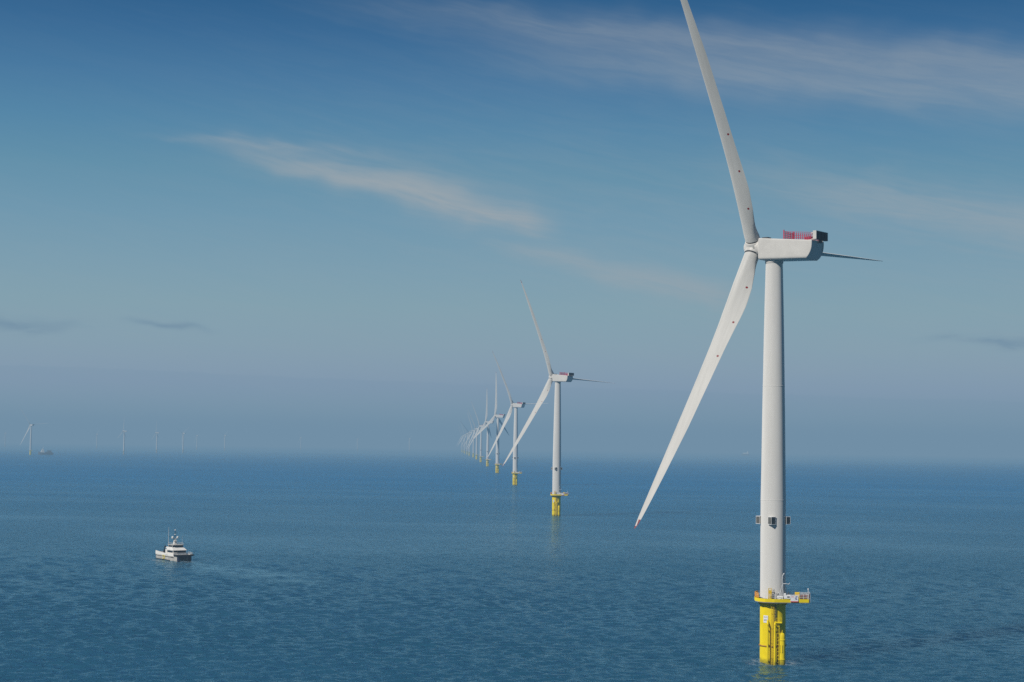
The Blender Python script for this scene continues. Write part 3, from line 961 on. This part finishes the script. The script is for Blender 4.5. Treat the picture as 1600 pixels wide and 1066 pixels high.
    slick = N.math('MAXIMUM', N.mul(patch(10, 1080, rad(82), 130, 42), 0.8), N.mul(patch(0, 1850, rad(80), 200, 60), 0.6))
    foot = patch(61.5, 388, 0.0, 7.0, 18.0)
    calm = N.math('MAXIMUM', N.math('MAXIMUM', trail, N.mul(slick, pn)), N.mul(foot, 0.8))
    amt = N.mul(gust, N.sub(1.0, N.mul(calm, 0.55)))
    n0 = N.noise(N.xyz(N.mul(u, 0.030), N.mul(w, 0.075), 4.0), 1.0, 2.0, 0.5, 0.3)
    n1 = N.noise(N.xyz(N.mul(u, 0.21), N.mul(w, 0.38), 0.0), 1.0, 2.0, 0.55, 0.4)
    n2 = N.noise(N.xyz(N.mul(u, 0.42), N.mul(w, 0.80), 7.0), 1.0, 3.0, 0.6, 0.3)
    hgt = N.add(N.add(N.mul(n1, 0.95), N.mul(n2, 0.45)), N.mul(n0, 0.55))
    bp = N.node('ShaderNodeBump'); bp.inputs['Distance'].default_value = 1.0
    N.put(bp.inputs['Strength'], N.mul(amt, 1.1)); N.put(bp.inputs['Height'], hgt)
    deep = N.mix(N.smooth(cat, 0.3, 0.7), (0.014, 0.080, 0.140), (0.018, 0.090, 0.158))
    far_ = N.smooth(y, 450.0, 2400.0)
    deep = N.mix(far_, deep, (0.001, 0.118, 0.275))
    deep = N.mix(N.mul(trail, 0.8), deep, (0.13, 0.28, 0.36))
    # thin broken foam where the swell laps round the nearest foundation
    fd_ = N.math('SQRT', N.add(N.math('POWER', N.sub(x, 63.4), 2.0), N.math('POWER', N.sub(y, 402.0), 2.0)))
    fo = N.mul(N.smooth(fd_, 3.2, 8.5, 1.0, 0.0), N.smooth(N.noise(pos, 0.8, 4.0, 0.65, 0.8), 0.45, 0.58))
    bw_ = N.mul(N.math('MAXIMUM', patch(-136.0, 702.0, rad(-55), 4.0, 3.5), patch(-148.0, 707.0, rad(-55), 12.0, 1.6)), N.smooth(N.noise(pos, 0.7, 4.0, 0.65, 0.8), 0.42, 0.60))
    fo = N.math('MAXIMUM', fo, bw_)
    deep = N.mix(N.mul(fo, 0.75), deep, (0.42, 0.46, 0.46))
    # wind-roughened water never mirrors fully at grazing angles: the visible facets lean towards the viewer
    fr = N.node('ShaderNodeFresnel'); fr.inputs['IOR'].default_value = 1.333
    N.t.links.new(bp.outputs[0], fr.inputs['Normal'])
    fac = N.mul(N.smooth(fr.outputs[0], 0.0, 1.0, 0.0, 0.92), N.add(N.smooth(y, 450.0, 2600.0, 1.0, 0.36), N.smooth(y, 3200.0, 8500.0, 0.0, 0.9)))
    # light scattered back from inside the water spreads sideways, so shadows on it are weak
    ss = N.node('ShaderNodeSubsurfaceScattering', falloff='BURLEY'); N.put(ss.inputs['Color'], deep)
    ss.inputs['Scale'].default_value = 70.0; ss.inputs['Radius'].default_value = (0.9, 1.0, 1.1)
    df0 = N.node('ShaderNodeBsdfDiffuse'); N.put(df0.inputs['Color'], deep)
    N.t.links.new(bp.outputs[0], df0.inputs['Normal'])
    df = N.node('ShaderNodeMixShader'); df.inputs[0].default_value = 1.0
    N.t.links.new(df0.outputs[0], df.inputs[1]); N.t.links.new(ss.outputs[0], df.inputs[2])
    gl = N.node('ShaderNodeBsdfGlossy'); gl.inputs['Color'].default_value = (0.72, 0.94, 1, 1); gl.inputs['Roughness'].default_value = 0.16
    N.t.links.new(bp.outputs[0], gl.inputs['Normal'])
    mx = N.node('ShaderNodeMixShader'); N.put(mx.inputs[0], fac)
    N.t.links.new(df.outputs[0], mx.inputs[1]); N.t.links.new(gl.outputs[0], mx.inputs[2])
    N.t.links.new(mx.outputs[0], N.t.nodes['Material Output'].inputs['Surface'])
    N.t.nodes.remove(b)
    me.materials.append(m)
    return o


build_sea()

# -------------------------------------------------------------------- haze
hz = MB().box(-47000, 47000, -47000, 47000, -600, HAZE_TOP).build('haze', [])
hz.data.materials.clear()
mh = bpy.data.materials.new('sea_haze'); mh.use_nodes = True
th_ = mh.node_tree; th_.nodes.remove(th_.nodes['Principled BSDF'])
Nh = NT(th_)
ab = Nh.node('ShaderNodeVolumeAbsorption'); ab.inputs['Color'].default_value = (0, 0, 0, 1); ab.inputs['Density'].default_value = SIGMA
em = Nh.node('ShaderNodeEmission'); em.inputs['Color'].default_value = (*HAZE, 1); em.inputs['Strength'].default_value = SIGMA  # glow of the volume stands in for light scattered by the haze
ad = Nh.node('ShaderNodeAddShader')
th_.links.new(ab.outputs[0], ad.inputs[0]); th_.links.new(em.outputs[0], ad.inputs[1])
th_.links.new(ad.outputs[0], th_.nodes['Material Output'].inputs['Volume'])
hz.data.materials.append(mh)
mh.cycles.homogeneous_volume = True
tag(hz, kind='structure')

# ------------------------------------------------------------- world (sky)
W = bpy.data.worlds.new('World'); SC.world = W; W.use_nodes = True
N = NT(W.node_tree)
bg = W.node_tree.nodes['Background']
bg.inputs['Strength'].default_value = 0.10
sky = N.node('ShaderNodeTexSky', sky_type='NISHITA')
sky.sun_disc = False; sky.sun_elevation = SUN_EL; sky.sun_rotation = SUN_AZ
sky.air_density = 1.0; sky.dust_density = 0.6; sky.ozone_density = 3.0
nish = N.node('ShaderNodeVectorMath', operation='MULTIPLY')
W.node_tree.links.new(sky.outputs[0], nish.inputs[0]); nish.inputs[1].default_value = (0.24, 0.38, 0.50)
D = N.node('ShaderNodeTexCoord').outputs['Generated']
dx, dy, dz = N.sep(D)
DEG = 180 / math.pi
el = N.mul(N.math('ARCSINE', dz), DEG)
azd = N.mul(N.math('ARCTAN2', dx, dy), DEG)

# sky colour by elevation as it appears above the sea; what the haze adds is taken off again
seen = [(0.0, (113, 143, 166)), (0.9, (120, 148, 169)), (1.9, (128, 152, 174)), (2.6, (132, 156, 175)), (3.3, (133, 159, 175)), (4.6, (131, 161, 175)), (5.9, (124, 158, 176)), (7.6, (112, 152, 175)),
        (9.2, (98, 144, 170)), (10.7, (85, 134, 167)), (12.2, (73, 121, 160)), (13.8, (58, 106, 149)), (15.2, (45, 94, 138)), (20, (36, 81, 127)), (30, (30, 70, 120))]
ramp = N.node('ShaderNodeValToRGB')
N.put(ramp.inputs[0], N.div(el, 30.0))
els = ramp.color_ramp.elements
while len(els) > 1: els.remove(els[-1])
for i, (e, c) in enumerate(seen):
    c = lin(*c)
    T = math.exp(-SIGMA * (HAZE_TOP - CAM_H) / max(1e-4, math.sin(rad(max(e, 1.2)))))
    v = tuple(max(0.004, (a - (1 - T) * h) / T) for a, h in zip(c, HAZE))
    q = els[0] if i == 0 else els.new(e / 30.0)
    q.position = e / 30.0; q.color = (*v, 1)
col = ramp.outputs[0]
rot = N.add(el, N.mul(azd, 0.17))                                # across the general run of the cirrus
warp = N.mul(N.sub(N.noise(N.xyz(N.mul(azd, 0.35), N.mul(el, 0.5), 0.0), 1.0, 2.0, 0.55, dims='2D'), 0.5), 0.9)
_along = N.add(azd, N.mul(rot, 1.2))
fib = N.noise(N.xyz(N.mul(_along, 0.20), N.mul(N.add(rot, N.mul(warp, 0.4)), 1.9), 0.0), 1.0, 5.0, 0.62, 0.5, dims='2D')
fine = N.noise(N.xyz(N.mul(_along, 0.9), N.mul(rot, 6.0), 0.0), 1.0, 3.0, 0.6, 0.0, dims='2D')
fibres = N.add(N.mul(fib, 0.78), N.mul(fine, 0.22))
flat = N.noise(N.xyz(N.mul(azd, 0.5), N.mul(el, 2.3), 0.0), 1.0, 4.0, 0.6, 0.3, dims='2D')


def streak(a0, e0, slope, curve, along0, along1, hw0, hw1, stren, seed, soft=1.0, fx=0.22, fy=2.4, lo=0.36, hi=0.70, rise=0.4, fall=0.3, skew=1.0, even=0.4):
    """cirrus along e = e0 + slope*(a-a0) + curve*(a-a0)^2 between azimuths along0..along1 (degrees)"""
    da = N.sub(azd, a0)
    axis = N.add(N.add(N.mul(da, slope), N.mul(N.mul(da, da), curve)), e0)
    off_ = N.add(N.sub(el, axis), warp)
    t = N.math('DIVIDE', N.sub(azd, along0), along1 - along0, clamp=True)
    hw = N.add(hw0, N.mul(t, hw1 - hw0))
    hw = N.mul(hw, N.smooth(off_, -0.15, 0.15, skew, 1.0))
    q = N.div(off_, hw)
    band = N.math('EXPONENT', N.mul(N.mul(q, q), -soft))
    L = along1 - along0
    ends = N.mul(N.smooth(azd, along0, along0 + rise * L), N.smooth(azd, along1 - fall * L, along1, 1.0, 0.0))
    body = N.smooth(flat if fy > 2.15 else fibres, lo, hi, even, 1.0)
    return N.math('MULTIPLY', N.mul(N.mul(band, ends), body), stren, clamp=True)


CL = lin(166, 172, 175)
clouds = [
    streak(-11.0, 10.05, -0.2001, -0.0020, -13.0, 2.0, 0.26, 0.70, 0.84, 1.0, 1.0, .2, 2.0, 0.22, 0.66, .70, .12, .60, .50),
    streak(-8.5, 10.0, -0.045, -0.004, -13.8, -3.0, 0.13, 0.24, 0.34, 1.0, 1.0, .2, 2.0, 0.30, 0.68, .4, .4, .8, .3),
    streak(-4.0, 8.75, -0.20, -0.004, -12.0, 1.5, 0.5, 0.95, 0.36, 14.0, 0.9, .22, 1.6, 0.3, 0.68, .5, .3, .8, .55),
    streak(4.4, 13.95, -0.09, -0.0015, -10.0, 26.0, 0.42, 0.70, 0.36, 2.0, 0.7, .12, 1.5, 0.25, 0.72, .4, .15, 1.0, .62),
    streak(9.0, 12.45, -0.095, -0.002, -5.0, 28.0, 0.60, 0.80, 0.41, 5.0, 0.7, .12, 1.6, 0.25, 0.74, .4, .2, .9, .62),
    streak(3.8, 5.65, -0.19, 0.0, -0.6, 8.8, 0.42, 0.70, 0.62, 8.0, 0.9, .3, 2.0, 0.30, 0.66, .6, .25, .7, .5),
    streak(0.5, 6.5, -0.14, 0.0, -2.5, 4.0, 0.16, 0.3, 0.36, 8.0, 0.9, .3, 2.0, 0.30, 0.66, .5, .4, .8, .4),
    streak(13.0, 8.1, -0.20, 0.004, 5.0, 26.0, 0.80, 0.75, 0.48, 11.0, 0.8, .18, 1.5, 0.28, 0.68, .4, .3, .8, .55),
    streak(2.0, 8.9, -0.12, 0.0, -16.0, 30.0, 2.4, 2.4, 0.12, 21.0, 0.6, .10, 0.8, 0.30, 0.75),
]
for k in clouds: col = N.mix(k, col, CL)
DK = lin(98, 128, 155)
dark = [
    streak(-16.5, 3.75, -0.02, 0.0, -26.0, -13.4, 0.34, 0.24, 0.55, 31.0, 1.2, .5, 2.2, 0.28, 0.66, .2, .3, 1.0, .25),
    streak(-11.7, 3.82, -0.06, -0.012, -13.6, -9.8, 0.13, 0.10, 0.52, 34.0, 1.0, .5, 2.2, 0.20, 0.55, .45, .45, 1.0, .6),
    streak(16.5, 3.62, -0.01, 0.0, 13.0, 26.0, 0.16, 0.24, 0.52, 37.0, 1.2, .5, 2.4, 0.28, 0.60, .25, .2, 1.0, .3),
]
for k in dark: col = N.mix(k, col, DK)
# top of the low haze bank: a faint, slightly uneven edge
lay = N.sub(el, N.add(N.add(2.0, N.mul(azd, -0.022)), N.mul(N.sub(flat, 0.5), 0.22)))
col = N.mix(N.mul(N.smooth(lay, -0.05, 0.03, 1.0, 0.0), N.smooth(lay, -1.2, 0.0, 0.0, 0.13)), col, lin(104, 138, 165))
col = N.mix(N.mul(N.smooth(fibres, 0.35, 0.7), N.smooth(el, 2.0, 12.0, 0.06, 0.015)), col, CL)
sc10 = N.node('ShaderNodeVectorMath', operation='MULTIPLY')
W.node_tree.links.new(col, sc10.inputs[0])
away = N.smooth(dy, -0.45, 0.25, 4.2, 10.0)                      # low sky behind the camera dimmed to weaken fill on shaded faces
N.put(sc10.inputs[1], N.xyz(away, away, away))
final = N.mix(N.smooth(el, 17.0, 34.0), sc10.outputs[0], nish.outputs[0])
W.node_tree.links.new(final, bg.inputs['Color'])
W.cycles.sampling_method = 'MANUAL'; W.cycles.sample_map_resolution = 1024

# --------------------------------------------------------------- sun, camera
sl = bpy.data.lights.new('sun', 'SUN'); sl.energy = 4.5; sl.angle = rad(0.5); sl.color = (1.0, 0.945, 0.86)
so = bpy.data.objects.new('sun', sl); COL.objects.link(so)
sd = Vector((math.sin(SUN_AZ) * math.cos(SUN_EL), math.cos(SUN_AZ) * math.cos(SUN_EL), math.sin(SUN_EL)))
so.rotation_euler = sd.to_track_quat('Z', 'Y').to_euler()
so.location = (0, 0, 300)

cd = bpy.data.cameras.new('camera'); co_ = bpy.data.objects.new('camera', cd); COL.objects.link(co_)
cd.sensor_width = 36.0; cd.lens = 2600 / 1600 * 36.0
cd.clip_start = 1.0; cd.clip_end = 120000.0
PITCH, ROLL = 0.0615, 0.0139
co_.matrix_world = Matrix.Translation((0, 0, CAM_H)) @ Matrix.Rotation(math.pi / 2 + PITCH, 4, 'X') @ Matrix.Rotation(ROLL, 4, 'Z')
SC.camera = co_

SC.render.engine = 'CYCLES'
SC.view_settings.view_transform = 'Standard'
SC.view_settings.look = 'None'
SC.view_settings.exposure = 0.0
SC.view_settings.gamma = 1.0
SC.cycles.caustics_reflective = False
SC.cycles.use_denoising = False
SC.cycles.denoiser = 'OPENIMAGEDENOISE'
SC.cycles.denoising_input_passes = 'RGB_ALBEDO_NORMAL'
SC.cycles.denoising_prefilter = 'NONE'
SC.cycles.max_bounces = 6
SC.cycles.transparent_max_bounces = 12
SC.cycles.sample_clamp_indirect = 4.0
